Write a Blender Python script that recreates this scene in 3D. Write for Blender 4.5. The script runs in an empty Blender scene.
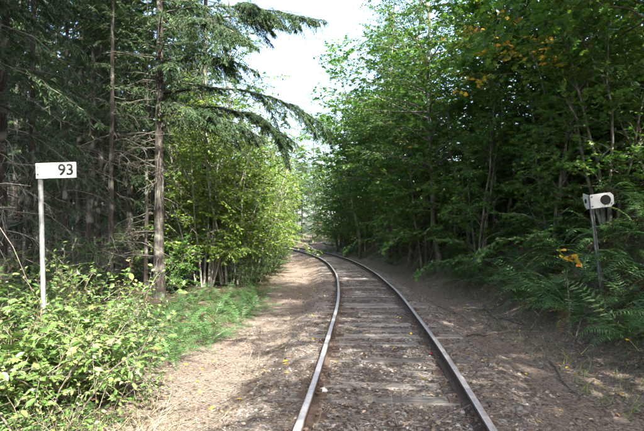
import bpy, math, random
import numpy as np
from mathutils import Vector, Matrix

# ------------------------------------------------------------------ camera, sky, sun, exposure
S = bpy.context.scene
COL = S.collection
FPX, CX, HZ, CAMH = 500.0, 322.0, 233.0, 1.5        # focal length in photo pixels, centre column, horizon row
cam_d = bpy.data.cameras.new('camera')
cam_d.sensor_width = 36.0
cam_d.lens = 36.0 * FPX / 644.0
cam_d.clip_start, cam_d.clip_end = 0.05, 2000.0
cam = bpy.data.objects.new('camera', cam_d)
COL.objects.link(cam)
cam.location = (0, 0, CAMH)
cam.rotation_euler = (math.radians(90) + math.atan((HZ - 215.5) / FPX), 0, 0)
S.camera = cam

SUN_AZ, SUN_EL = math.radians(160), math.radians(43)   # azimuth clockwise from +Y: behind the camera, to the right
world = bpy.data.worlds.new('World'); S.world = world
world.use_nodes = True
wn = world.node_tree.nodes; wl = world.node_tree.links
sky = wn.new('ShaderNodeTexSky'); sky.sky_type = 'NISHITA'; sky.sun_disc = False
sky.sun_elevation = SUN_EL; sky.sun_rotation = SUN_AZ
sky.air_density = 1.0; sky.dust_density = 4.0; sky.ozone_density = 1.0
wl.new(sky.outputs['Color'], wn['Background'].inputs['Color'])
wn['Background'].inputs['Strength'].default_value = 0.15
sun_d = bpy.data.lights.new('sun', 'SUN'); sun_d.energy = 5.0; sun_d.angle = math.radians(0.55)
sun_d.color = (1.0, 0.94, 0.84)
sun = bpy.data.objects.new('sun', sun_d); COL.objects.link(sun)
TOSUN = Vector((math.sin(SUN_AZ) * math.cos(SUN_EL), math.cos(SUN_AZ) * math.cos(SUN_EL), math.sin(SUN_EL)))
sun.rotation_euler = TOSUN.to_track_quat('Z', 'Y').to_euler()
sun.location = (8, -12, 20)
S.view_settings.view_transform = 'Standard'; S.view_settings.look = 'None'
S.view_settings.gamma = 1.0; S.view_settings.use_curve_mapping = False
S.view_settings.exposure = 2.52
S.cycles.max_bounces = 5; S.cycles.diffuse_bounces = 3; S.cycles.glossy_bounces = 2; S.cycles.transmission_bounces = 4
S.cycles.use_denoising = True
S.cycles.use_adaptive_sampling = True; S.cycles.adaptive_threshold = .03

rng = np.random.default_rng(93)
random.seed(93)

# ------------------------------------------------------------------ materials
def new_mat(name):
    m = bpy.data.materials.new(name); m.use_nodes = True
    nt = m.node_tree
    return m, nt.nodes, nt.links, nt.nodes['Principled BSDF']

def ramp(N, stops):
    r = N.new('ShaderNodeValToRGB')
    e = r.color_ramp.elements
    while len(e) < len(stops): e.new(0.5)
    for k, (p, c) in enumerate(stops):
        e[k].position = p; e[k].color = (c[0], c[1], c[2], 1)
    return r

def leaf_mat(name, stops, transl=0.42, rough=0.45, spec=0.45, tcol=(1.25, 1.2, 0.55)):
    m, N, L, P = new_mat(name)
    at = N.new('ShaderNodeAttribute'); at.attribute_name = 'rnd'
    oi = N.new('ShaderNodeObjectInfo')
    mx = N.new('ShaderNodeMath'); mx.operation = 'MULTIPLY_ADD'
    L.new(oi.outputs['Random'], mx.inputs[0]); mx.inputs[1].default_value = 0.16; L.new(at.outputs['Fac'], mx.inputs[2])
    sb = N.new('ShaderNodeMath'); sb.operation = 'SUBTRACT'; L.new(mx.outputs[0], sb.inputs[0]); sb.inputs[1].default_value = 0.08
    r = ramp(N, stops); L.new(sb.outputs[0], r.inputs['Fac'])
    tc = N.new('ShaderNodeTexCoord'); nz = N.new('ShaderNodeTexNoise'); nz.inputs['Scale'].default_value = 35
    L.new(tc.outputs['Object'], nz.inputs['Vector'])
    hv = N.new('ShaderNodeHueSaturation'); L.new(r.outputs['Color'], hv.inputs['Color'])
    mr = N.new('ShaderNodeMapRange'); L.new(nz.outputs['Fac'], mr.inputs['Value'])
    mr.inputs['From Min'].default_value = .3; mr.inputs['From Max'].default_value = .7
    mr.inputs['To Min'].default_value = .75; mr.inputs['To Max'].default_value = 1.25
    L.new(mr.outputs['Result'], hv.inputs['Value'])
    L.new(hv.outputs['Color'], P.inputs['Base Color'])
    P.inputs['Roughness'].default_value = rough
    P.inputs['Specular IOR Level'].default_value = spec
    t = N.new('ShaderNodeBsdfTranslucent')
    vm = N.new('ShaderNodeVectorMath'); vm.operation = 'MULTIPLY'
    L.new(hv.outputs['Color'], vm.inputs[0]); vm.inputs[1].default_value = tcol
    L.new(vm.outputs[0], t.inputs['Color'])
    ms = N.new('ShaderNodeMixShader'); ms.inputs['Fac'].default_value = transl
    L.new(P.outputs[0], ms.inputs[1]); L.new(t.outputs[0], ms.inputs[2])
    L.new(ms.outputs[0], N['Material Output'].inputs['Surface'])
    return m

def bark_mat(name, c1, c2, c3, scale=9.0, stretch=0.18, bump=0.5, lichen=0.0):
    m, N, L, P = new_mat(name)
    tc = N.new('ShaderNodeTexCoord'); mp = N.new('ShaderNodeMapping')
    mp.inputs['Scale'].default_value = (1, 1, stretch)
    L.new(tc.outputs['Object'], mp.inputs['Vector'])
    n1 = N.new('ShaderNodeTexNoise'); n1.inputs['Scale'].default_value = scale * 2.4; n1.inputs['Detail'].default_value = 6
    n1.inputs['Roughness'].default_value = .68
    L.new(mp.outputs[0], n1.inputs['Vector'])
    r = ramp(N, [(.3, c1), (.52, c2), (.74, c3)]); L.new(n1.outputs['Fac'], r.inputs['Fac'])
    n2 = N.new('ShaderNodeTexNoise'); n2.inputs['Scale'].default_value = 2.6; n2.inputs['Detail'].default_value = 4
    L.new(tc.outputs['Object'], n2.inputs['Vector'])
    r2 = ramp(N, [(.5, (0, 0, 0)), (.66, (1, 1, 1))]); L.new(n2.outputs['Fac'], r2.inputs['Fac'])
    mul = N.new('ShaderNodeMath'); mul.operation = 'MULTIPLY'; L.new(r2.outputs['Color'], mul.inputs[0]); mul.inputs[1].default_value = lichen
    mix = N.new('ShaderNodeMix'); mix.data_type = 'RGBA'
    L.new(mul.outputs[0], mix.inputs['Factor']); L.new(r.outputs['Color'], mix.inputs['A'])
    mix.inputs['B'].default_value = (.33, .34, .28, 1)
    L.new(mix.outputs['Result'], P.inputs['Base Color'])
    P.inputs['Roughness'].default_value = .9; P.inputs['Specular IOR Level'].default_value = .2
    b = N.new('ShaderNodeBump'); b.inputs['Strength'].default_value = bump; b.inputs['Distance'].default_value = .03
    L.new(n1.outputs['Fac'], b.inputs['Height']); L.new(b.outputs['Normal'], P.inputs['Normal'])
    return m

M = {}
M['maple'] = leaf_mat('maple_leaf', [(.0, (.038, .105, .024)), (.45, (.072, .172, .036)), (.8, (.12, .235, .046)), (.955, (.17, .28, .055)), (.985, (.16, .24, .04)), (1, (.50, .32, .04))], .52, .38, .5)
M['autumn'] = leaf_mat('autumn_leaf', [(0, (.16, .22, .03)), (.35, (.42, .33, .04)), (.75, (.58, .36, .05)), (1, (.55, .24, .04))], .4, .45, .4)
M['alder'] = leaf_mat('alder_leaf', [(.0, (.034, .092, .024)), (.5, (.058, .138, .034)), (.85, (.10, .19, .045)), (1, (.17, .25, .06))], .5, .4, .5)
M['hazel'] = leaf_mat('hazel_leaf', [(.0, (.075, .15, .03)), (.5, (.135, .235, .045)), (.85, (.21, .31, .065)), (1, (.32, .37, .09))], .54, .42, .45)
M['berry'] = leaf_mat('berry_leaf', [(.0, (.05, .11, .028)), (.45, (.10, .18, .048)), (.8, (.18, .25, .08)), (.93, (.30, .31, .13)), (1, (.30, .19, .07))], .36, .36, .55)
M['fern'] = leaf_mat('fern_leaf', [(.0, (.036, .088, .030)), (.5, (.062, .130, .042)), (.9, (.095, .165, .050)), (1, (.17, .13, .04))], .3, .4, .5, (1.1, 1.2, .6))
M['fern_dry'] = leaf_mat('fern_dry', [(0, (.12, .09, .04)), (1, (.25, .17, .08))], .2, .7, .2)
M['needle'] = leaf_mat('needle', [(.0, (.020, .048, .020)), (.5, (.034, .072, .027)), (.9, (.062, .105, .036)), (1, (.11, .11, .045))], .22, .5, .35, (1.1, 1.15, .6))
M['grass'] = leaf_mat('grass_blade', [(0, (.06, .12, .03)), (.5, (.12, .19, .05)), (1, (.26, .26, .10))], .35, .5, .3)
M['straw'] = leaf_mat('straw', [(0, (.24, .19, .10)), (1, (.48, .41, .27))], .25, .6, .3, (1, 1, .9))
M['litter'] = leaf_mat('litter_leaf', [(0, (.05, .034, .024)), (.45, (.11, .08, .056)), (.8, (.20, .155, .115)), (.95, (.34, .28, .22)), (1, (.40, .22, .05))], .12, .7, .25, (1, .95, .8))
M['yellow'] = leaf_mat('yellow_leaf', [(0, (.50, .36, .04)), (1, (.62, .44, .06))], .3, .5, .3, (1, 1, .8))
M['red'] = leaf_mat('red_leaf', [(0, (.30, .03, .02)), (1, (.38, .05, .035))], .3, .5, .3, (1, 1, .8))
M['bark_fir'] = bark_mat('bark_fir', (.011, .009, .008), (.036, .031, .027), (.095, .086, .077), 10, .16, .8, .4)
M['bark_pale'] = bark_mat('bark_pale', (.10, .095, .085), (.21, .20, .18), (.36, .35, .32), 8, .5, .35, .5)
M['bark_alder'] = bark_mat('bark_alder', (.035, .033, .027), (.085, .08, .065), (.19, .185, .155), 8, .45, .35, .5)
M['bark_dead'] = bark_mat('bark_dead', (.05, .043, .036), (.105, .094, .08), (.20, .185, .165), 14, .4, .3, .3)
M['twig'] = bark_mat('twig', (.05, .042, .033), (.11, .095, .075), (.18, .16, .13), 20, .5, .2, .2)

def simple_mat(name, col, rough=.6, metal=0.0, nscale=30, var=.25, bump=.1, spec=.4):
    m, N, L, P = new_mat(name)
    tc = N.new('ShaderNodeTexCoord'); nz = N.new('ShaderNodeTexNoise'); nz.inputs['Scale'].default_value = nscale; nz.inputs['Detail'].default_value = 6
    L.new(tc.outputs['Object'], nz.inputs['Vector'])
    a = tuple(c * (1 - var) for c in col); b = tuple(min(1, c * (1 + var)) for c in col)
    r = ramp(N, [(.3, a), (.7, b)]); L.new(nz.outputs['Fac'], r.inputs['Fac']); L.new(r.outputs['Color'], P.inputs['Base Color'])
    P.inputs['Roughness'].default_value = rough; P.inputs['Metallic'].default_value = metal; P.inputs['Specular IOR Level'].default_value = spec
    bp = N.new('ShaderNodeBump'); bp.inputs['Strength'].default_value = bump; bp.inputs['Distance'].default_value = .01
    L.new(nz.outputs['Fac'], bp.inputs['Height']); L.new(bp.outputs['Normal'], P.inputs['Normal'])
    return m
M['rail_top'] = simple_mat('rail_top', (.50, .465, .46), .42, .6, 18, .18, .05)
M['rust'] = simple_mat('rust', (.072, .052, .042), .85, 0, 40, .45, .3, .2)
M['sign_white'] = simple_mat('sign_white', (.44, .45, .435), .5, 0, 5, .32, .03)
M['sign_grey'] = simple_mat('sign_grey_white', (.46, .465, .455), .5, 0, 14, .12, .03)
M['black'] = simple_mat('black_paint', (.008, .008, .009), .6, 0, 20, .2, .03, .2)
M['galv'] = simple_mat('galvanised', (.17, .174, .168), .5, .35, 26, .22, .05)
M['dark_steel'] = simple_mat('dark_steel', (.10, .11, .105), .6, .3, 26, .35, .1)
M['stone'] = leaf_mat('stone', [(.0, (.03, .028, .027)), (.5, (.085, .08, .076)), (.9, (.15, .143, .135)), (1, (.27, .26, .25))], 0.0, .85, .25)

def sleeper_mat():
    m, N, L, P = new_mat('sleeper_wood')
    tc = N.new('ShaderNodeTexCoord'); mp = N.new('ShaderNodeMapping'); mp.inputs['Scale'].default_value = (1.2, 22, 8)
    oi = N.new('ShaderNodeObjectInfo')
    ad = N.new('ShaderNodeVectorMath'); ad.operation = 'ADD'
    L.new(tc.outputs['Object'], mp.inputs['Vector']); L.new(mp.outputs[0], ad.inputs[0]); L.new(oi.outputs['Location'], ad.inputs[1])
    n = N.new('ShaderNodeTexNoise'); n.inputs['Scale'].default_value = 2.2; n.inputs['Detail'].default_value = 8; n.inputs['Roughness'].default_value = .7
    L.new(ad.outputs[0], n.inputs['Vector'])
    r = ramp(N, [(.3, (.035, .03, .027)), (.5, (.13, .118, .108)), (.72, (.26, .245, .225))]); L.new(n.outputs['Fac'], r.inputs['Fac'])
    hv = N.new('ShaderNodeHueSaturation'); L.new(r.outputs['Color'], hv.inputs['Color'])
    mr = N.new('ShaderNodeMapRange'); L.new(oi.outputs['Random'], mr.inputs['Value']); mr.inputs['To Min'].default_value = .55; mr.inputs['To Max'].default_value = 1.3
    L.new(mr.outputs['Result'], hv.inputs['Value']); L.new(hv.outputs['Color'], P.inputs['Base Color'])
    P.inputs['Roughness'].default_value = .9
    b = N.new('ShaderNodeBump'); b.inputs['Strength'].default_value = .7; b.inputs['Distance'].default_value = .015
    L.new(n.outputs['Fac'], b.inputs['Height']); L.new(b.outputs['Normal'], P.inputs['Normal'])
    return m
M['sleeper'] = sleeper_mat()

def ground_mat():
    m, N, L, P = new_mat('forest_floor')
    g = N.new('ShaderNodeNewGeometry')
    au = N.new('ShaderNodeAttribute'); au.attribute_name = 'track_u'
    def noise(sc, det=6, ro=.6):
        n = N.new('ShaderNodeTexNoise'); n.inputs['Scale'].default_value = sc; n.inputs['Detail'].default_value = det; n.inputs['Roughness'].default_value = ro
        L.new(g.outputs['Position'], n.inputs['Vector']); return n
    nf = noise(38, 6, .7); nm = noise(7, 5, .65); nl = noise(1.1, 4, .6)
    vo = N.new('ShaderNodeTexVoronoi'); vo.inputs['Scale'].default_value = 34; L.new(g.outputs['Position'], vo.inputs['Vector'])
    # gravelly dark ballast between the rails
    bal = ramp(N, [(.28, (.026, .021, .018)), (.5, (.082, .069, .060)), (.75, (.20, .175, .152))]); L.new(nf.outputs['Fac'], bal.inputs['Fac'])
    # beige, needle-strewn shoulder
    sh = ramp(N, [(.27, (.045, .034, .026)), (.48, (.145, .116, .094)), (.66, (.27, .226, .188)), (.8, (.42, .37, .32))]); L.new(nf.outputs['Fac'], sh.inputs['Fac'])
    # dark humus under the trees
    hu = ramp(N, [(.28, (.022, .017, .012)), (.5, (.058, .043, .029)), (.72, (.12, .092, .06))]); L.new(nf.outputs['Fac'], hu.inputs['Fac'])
    def mixc(f, a, b):
        x = N.new('ShaderNodeMix'); x.data_type = 'RGBA'
        L.new(f, x.inputs['Factor']); L.new(a, x.inputs['A']); L.new(b, x.inputs['B']); return x.outputs['Result']
    # |u| perturbed by noise
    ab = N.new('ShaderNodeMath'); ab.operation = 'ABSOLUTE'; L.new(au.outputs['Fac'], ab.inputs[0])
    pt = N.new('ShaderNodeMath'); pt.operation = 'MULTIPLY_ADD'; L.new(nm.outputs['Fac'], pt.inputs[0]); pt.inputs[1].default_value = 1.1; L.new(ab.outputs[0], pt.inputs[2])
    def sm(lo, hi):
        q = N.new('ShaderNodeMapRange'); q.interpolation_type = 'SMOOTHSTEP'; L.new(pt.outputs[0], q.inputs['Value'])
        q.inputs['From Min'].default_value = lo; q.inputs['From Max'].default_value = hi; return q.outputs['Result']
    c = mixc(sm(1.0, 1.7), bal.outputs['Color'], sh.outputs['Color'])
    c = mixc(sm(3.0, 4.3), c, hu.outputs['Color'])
    # patches of litter on everything
    rl = ramp(N, [(.5, (0, 0, 0)), (.62, (.7, .7, .7))]); L.new(nl.outputs['Fac'], rl.inputs['Fac'])
    c = mixc(rl.outputs['Color'], c, sh.outputs['Color'])
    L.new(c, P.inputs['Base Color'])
    P.inputs['Roughness'].default_value = .95; P.inputs['Specular IOR Level'].default_value = .15
    a1 = N.new('ShaderNodeMath'); a1.operation = 'MULTIPLY_ADD'; L.new(vo.outputs['Distance'], a1.inputs[0]); a1.inputs[1].default_value = -.5; L.new(nf.outputs['Fac'], a1.inputs[2])
    b = N.new('ShaderNodeBump'); b.inputs['Strength'].default_value = .9; b.inputs['Distance'].default_value = .03
    L.new(a1.outputs[0], b.inputs['Height']); L.new(b.outputs['Normal'], P.inputs['Normal'])
    return m
M['ground'] = ground_mat()

# ------------------------------------------------------------------ mesh helpers
class Geo:
    """Collects arrays of vertices and faces and links them as one mesh."""
    def __init__(s): s.V = []; s.F = []; s.R = []; s.n = 0
    def add(s, V, F, rnd=None, mat=0, smooth=False):
        V = np.asarray(V, float).reshape(-1, 3); F = np.asarray(F, int)
        s.V.append(V); s.F.append((F + s.n, mat, smooth))
        s.R.append(np.full(len(V), .5) if rnd is None else np.asarray(rnd, float).ravel())
        s.n += len(V)
    def mesh(s, name, mats):
        me = bpy.data.meshes.new(name)
        V = np.concatenate(s.V); R = np.concatenate(s.R)
        me.vertices.add(len(V)); me.vertices.foreach_set('co', V.ravel().astype(np.float32))
        li = np.concatenate([f.ravel() for f, _, _ in s.F])
        tot = np.concatenate([np.full(len(f), f.shape[1]) for f, _, _ in s.F])
        mi = np.concatenate([np.full(len(f), m) for f, m, _ in s.F])
        sm = np.concatenate([np.full(len(f), x) for f, _, x in s.F])
        st = np.concatenate([[0], np.cumsum(tot)[:-1]])
        me.loops.add(len(li)); me.loops.foreach_set('vertex_index', li.astype(np.int32))
        me.polygons.add(len(tot)); me.polygons.foreach_set('loop_start', st.astype(np.int32))
        me.polygons.foreach_set('loop_total', tot.astype(np.int32))
        me.polygons.foreach_set('material_index', mi.astype(np.int32))
        me.polygons.foreach_set('use_smooth', sm.astype(bool))
        at = me.attributes.new('rnd', 'FLOAT', 'POINT'); at.data.foreach_set('value', R.astype(np.float32))
        for m in mats: me.materials.append(M[m])
        me.update(calc_edges=True); me.validate()
        return me

def link(name, me, parent=None, loc=None, rot=None, sc=None):
    o = bpy.data.objects.new(name, me); COL.objects.link(o)
    if parent is not None: o.parent = parent
    if loc is not None: o.location = loc
    if rot is not None: o.rotation_euler = rot
    if sc is not None: o.scale = (sc, sc, sc) if np.isscalar(sc) else sc
    return o

def tag(o, label=None, cat=None, group=None, kind=None):
    if label: o['label'] = label
    if cat: o['category'] = cat
    if group: o['group'] = group
    if kind: o['kind'] = kind
    return o

def unit(a):
    return a / np.maximum(np.linalg.norm(a, axis=-1, keepdims=True), 1e-9)

def tubes(P, R, sides=5):
    """P (m,k,3) centre lines, R (m,k) radii -> verts, quads of m tubes."""
    m, k, _ = P.shape
    T = np.empty_like(P); T[:, 1:-1] = P[:, 2:] - P[:, :-2]; T[:, 0] = P[:, 1] - P[:, 0]; T[:, -1] = P[:, -1] - P[:, -2]
    T = unit(T)
    mean = unit(P[:, -1] - P[:, 0])
    ref = np.where(np.abs(mean[:, 2:3]) > .8, np.array([1., 0, 0]), np.array([0., 0, 1]))
    A = unit(np.cross(T, ref[:, None, :])); B = np.cross(T, A)
    th = np.arange(sides) / sides * 2 * np.pi
    V = P[:, :, None, :] + R[:, :, None, None] * (np.cos(th)[None, None, :, None] * A[:, :, None, :] + np.sin(th)[None, None, :, None] * B[:, :, None, :])
    base = (np.arange(m) * k * sides)[:, None, None]
    i = (np.arange(k - 1) * sides)[None, :, None]; j = np.arange(sides)[None, None, :]; j2 = (np.arange(sides) + 1) % sides
    j2 = j2[None, None, :]
    F = np.stack([base + i + j, base + i + j2, base + i + sides + j2, base + i + sides + j], -1).reshape(-1, 4)
    return V.reshape(-1, 3), F

# leaf outlines: x along the midrib, y across, z up
def tmpl_ovate():
    V = np.array([[0, 0, 0], [.22, .24, .05], [.62, .25, .03], [1, 0, -.06], [.62, -.25, .03], [.22, -.24, .05]])
    return V, np.array([[0, 3, 2, 1], [0, 5, 4, 3]])
def tmpl_maple():
    half = [(.02, .10, .0), (-.10, .36, -.02), (.18, .30, .03), (.30, .62, -.03), (.48, .32, .03), (.66, .40, -.01), (.70, .16, .02)]
    V = [[.12, 0, 0]] + [list(h) for h in half] + [[1.0, 0, -.06]] + [[h[0], -h[1], h[2]] for h in half[::-1]]
    n = len(V)
    F = [[0, i, i + 1] for i in range(n - 2, 0, -1)] + [[0, n - 1, 1]]
    F = [[0, i + 1, i] if False else [0, i, i + 1] for i in range(1, n - 1)]
    return np.array(V), np.array(F)
def tmpl_strip():
    V = np.array([[0, 0, 0], [.45, .11, -.02], [1, 0, -.08], [.45, -.11, -.02]])
    return V, np.array([[0, 3, 2, 1]])
OV, MP, STR = tmpl_ovate(), tmpl_maple(), tmpl_strip()

def leaves(geo, p, a, n, s, tm, rnd, mat=0):
    """One leaf per row: position, midrib direction, normal, size."""
    T, F = tm
    a = unit(a); b = unit(np.cross(n, a)); nn = np.cross(a, b)
    s = np.asarray(s)[:, None, None]
    V = p[:, None, :] + s * (T[None, :, 0:1] * a[:, None, :] + T[None, :, 1:2] * b[:, None, :] + T[None, :, 2:3] * nn[:, None, :])
    k = len(T)
    FF = (np.arange(len(p)) * k)[:, None, None] + F[None]
    geo.add(V.reshape(-1, 3), FF.reshape(-1, F.shape[1]), np.repeat(rnd, k), mat)

def curve(start, d, length, droop, ks):
    """Quadratic arcs: start (m,3), unit direction (m,3), length (m,), droop (m,), ks -> (m,k,3)"""
    s = ks[None, :, None]
    P = start[:, None, :] + d[:, None, :] * (length[:, None, None] * s)
    P = P.copy(); P[:, :, 2] -= (droop * length)[:, None] * (ks ** 2)[None, :]
    return P

def sample_path(P, R, t):
    """P (k,3) polyline, parameters t -> position, tangent, radius"""
    k = len(P); x = np.clip(t, 0, .9999) * (k - 1); i = x.astype(int); f = (x - i)[:, None]
    return P[i] * (1 - f) + P[i + 1] * f, unit(P[i + 1] - P[i]), R[i] * (1 - f[:, 0]) + R[i + 1] * f[:, 0]

def add_spray(rg, twig, leaf, start, d, length, droop, nleaf, lsize, tm, tint, flat=.75, lmat=0, wob=.55):
    """Leafy twigs: start/direction/length arrays."""
    m = len(start)
    if m == 0: return
    ks = np.array([0, .5, 1.])
    P = curve(start, d, length, droop, ks)
    V, F = tubes(P, np.stack([np.full(m, .0045), np.full(m, .003), np.full(m, .0015)], 1) * (lsize / .09) ** .5, 3)
    twig.add(V, F, None, 1)
    s = (np.arange(nleaf)[None, :] + .7 + rg.uniform(-.3, .3, (m, nleaf))) / nleaf
    s = np.clip(s, .12, 1.02)
    pos = start[:, None, :] + d[:, None, :] * (length[:, None, None] * s[:, :, None])
    pos[:, :, 2] -= (droop * length)[:, None] * s ** 2
    up = np.array([0, 0, 1.])
    side = unit(np.cross(d, up) + 1e-6)
    sg = np.where(np.arange(nleaf) % 2 == 0, 1, -1)[None, :, None]
    a = d[:, None, :] * .55 + side[:, None, :] * sg * .8 + rg.normal(0, wob * .55, (m, nleaf, 3))
    a[:, :, 2] -= .28
    nrm = up[None, None, :] * flat + rg.normal(0, wob * .62, (m, nleaf, 3))
    sz = lsize * rg.uniform(.4, 1.25, (m, nleaf))
    rn = np.clip(rg.normal(.45, .2, (m, nleaf)) + rg.normal(0, .10, (m, 1)) + tint, 0, .94)
    rn = np.where(rg.random((m, nleaf)) < .012, .99, rn)
    leaves(leaf, pos.reshape(-1, 3), a.reshape(-1, 3), nrm.reshape(-1, 3), sz.ravel(), tm, rn.ravel(), lmat)

def broadleaf(seed, H=9., r0=.09, lean=(.1, 0), stems=1, nb=26, t0=.3, L=2.4, twn=13, twL=.7, nleaf=8, lsize=.11, tm=MP,
              leafm='maple', bark='bark_alder', up=(.15, .9), droop=.25, spread=.25, bend=(0, 0), tint=0.):
    """A broad-leaved tree: (wood mesh, foliage mesh). Layers of leafy sprays along curved limbs."""
    rg = np.random.default_rng(seed)
    wood, fol = Geo(), Geo()
    for st in range(stems):
        k = 9; t = np.linspace(0, 1, k)
        h = H * (rg.uniform(.75, 1.05) if stems > 1 else 1)
        az = rg.uniform(0, 2 * np.pi); sp = spread * h * (0 if stems == 1 else rg.uniform(.4, 1.2))
        P = np.zeros((k, 3))
        P[:, 0] = lean[0] * h * t + np.cos(az) * (sp * t ** 1.1 + (0 if stems == 1 else .18)) + bend[0] * h * t ** 2.5
        P[:, 1] = lean[1] * h * t + np.sin(az) * (sp * t ** 1.1 + (0 if stems == 1 else .18)) + bend[1] * h * t ** 2.5
        P[1:, :2] += np.cumsum(rg.normal(0, .014 * h, (k - 1, 2)), 0) * .7
        P[:, 2] = h * t - .15
        rr = r0 * (rg.uniform(.55, 1.1) if stems > 1 else 1)
        R = rr * (1 - .86 * t); R[0] *= 1.3
        V, F = tubes(P[None], R[None], 8); wood.add(V, F, None, 0, True)
        bt = np.sort(rg.uniform(t0, .985, nb)); ba = np.arange(nb) * 2.4 + rg.uniform(0, 6.28) + rg.normal(0, .35, nb)
        p, tg, r = sample_path(P, R, bt)
        el = rg.uniform(up[0], up[1], nb) + bt * .25
        prof = np.clip(1.15 - ((bt - t0) / (1 - t0)) * .85, .18, 1)
        bl = L * prof * rg.uniform(.65, 1.15, nb)
        d = np.stack([np.cos(ba) * np.cos(el), np.sin(ba) * np.cos(el), np.sin(el)], 1)
        ks = np.linspace(0, 1, 5)
        BP = curve(p, d, bl, np.full(nb, droop) * rg.uniform(.5, 1.3, nb), ks)
        BP[:, 1:-1] += rg.normal(0, .03, (nb, 3, 3)) * bl[:, None, None]
        BR = np.minimum(r * .55, .012 + .011 * bl)[:, None] * (1 - .85 * ks)[None, :]
        V, F = tubes(BP, BR, 5); wood.add(V, F, None, 0, True)
        # twigs along the limbs, in flat layers
        S_, D_, L_ = [], [], []
        for i in range(nb):
            n = max(3, int(twn * (bl[i] / L) + .5))
            tt = np.linspace(.22, 1, n) + rg.uniform(-.04, .04, n)
            q, tq, _ = sample_path(BP[i], BR[i], tt)
            sd = unit(np.cross(tq, np.array([0, 0, 1.])) + 1e-6) * np.where(np.arange(n) % 2 == 0, 1, -1)[:, None]
            dd = unit(tq * rg.uniform(.4, 1., (n, 1)) + sd * rg.uniform(.4, .9, (n, 1)) + rg.normal(0, .22, (n, 3)))
            S_.append(q); D_.append(dd); L_.append(twL * (1.1 - .5 * np.clip(tt, 0, 1)) * rg.uniform(.6, 1.2, n))
        add_spray(rg, fol, fol, np.concatenate(S_), np.concatenate(D_), np.concatenate(L_), rg.uniform(.05, .35, sum(len(x) for x in S_)),
                  nleaf, lsize, tm, tint)
    return wood.mesh('wood', [bark]), fol.mesh('foliage', [leafm, 'twig'])

def bough_geo(rg, geo, start, az, length, elev, droop, ns=26, nt=10, hang=.35, tl=.115, kr=.018, slmax=1.0):
    """Conifer boughs with flat drooping sprays of needles. start (m,3), az/length/elev/droop (m,)"""
    m = len(start)
    d = np.stack([np.cos(az) * np.cos(elev), np.sin(az) * np.cos(elev), np.sin(elev)], 1)
    ks = np.linspace(0, 1, 6)
    P = curve(start, d, length, droop, ks)
    R = (kr * (length / 2.5))[:, None] * (1 - .88 * ks)[None, :] + .003
    V, F = tubes(P, R, 4); geo.add(V, F, None, 1)
    # side shoots
    t = (np.linspace(.12, 1., ns)[None, :] + rg.uniform(-.02, .02, (m, ns))).clip(0, 1)
    pos = start[:, None] + d[:, None] * (length[:, None] * t)[:, :, None]
    pos[:, :, 2] -= (droop * length)[:, None] * t ** 2
    tan = d[:, None] * np.ones((1, ns, 1)); tan = tan.copy(); tan[:, :, 2] -= 2 * droop[:, None] * t
    tan = unit(tan)
    side = unit(np.cross(tan, np.array([0, 0, 1.])))
    sg = np.where(np.arange(ns) % 2 == 0, 1, -1)[None, :, None]
    sd = unit(tan * rg.uniform(.5, .9, (m, ns, 1)) + side * sg * rg.uniform(.5, 1., (m, ns, 1)) + rg.normal(0, .27, (m, ns, 3)))
    sl = (length[:, None] * .34 * (np.sin(np.clip(t, 0, 1) ** .75 * np.pi * .93 + .12)) * rg.uniform(.3, 1.25, (m, ns))).clip(.1, slmax) * rg.uniform(.75, 1., (m, ns))
    sdr = np.full((m, ns), hang) * rg.uniform(.6, 1.6, (m, ns))
    pos, sd, sl, sdr = pos.reshape(-1, 3), sd.reshape(-1, 3), sl.ravel(), sdr.ravel()
    SP = curve(pos, sd, sl, sdr, np.array([0, .5, 1.]))
    M_ = len(pos)
    V, F = tubes(SP, np.stack([np.full(M_, .005), np.full(M_, .003), np.full(M_, .001)], 1), 3); geo.add(V, F, None, 1)
    # needle twiglets
    s = (np.arange(nt)[None, :] + .5 + rg.uniform(-.3, .3, (M_, nt))) / nt
    q = pos[:, None] + sd[:, None] * (sl[:, None] * s)[:, :, None]; q[:, :, 2] -= (sdr * sl)[:, None] * s ** 2
    tg = sd[:, None] * np.ones((1, nt, 1)); tg = tg.copy(); tg[:, :, 2] -= 2 * sdr[:, None] * s; tg = unit(tg)
    sv = unit(np.cross(tg, np.array([0, 0, 1.])) + 1e-6)
    s2 = np.where(np.arange(nt) % 2 == 0, 1, -1)[None, :, None]
    a = tg * .8 + sv * s2 * .75 + rg.normal(0, .18, (M_, nt, 3)); a[:, :, 2] -= hang * .5
    nrm = np.array([0, 0, 1.]) + rg.normal(0, .35, (M_, nt, 3))
    sz = tl * (1.15 - .55 * s) * rg.uniform(.7, 1.35, (M_, nt))
    rn = np.clip(rg.normal(.45, .2, (M_, nt)) + .15 * s, 0, .97)
    leaves(geo, q.reshape(-1, 3), a.reshape(-1, 3), nrm.reshape(-1, 3), sz.ravel(), STR, rn.ravel(), 0)

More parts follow.
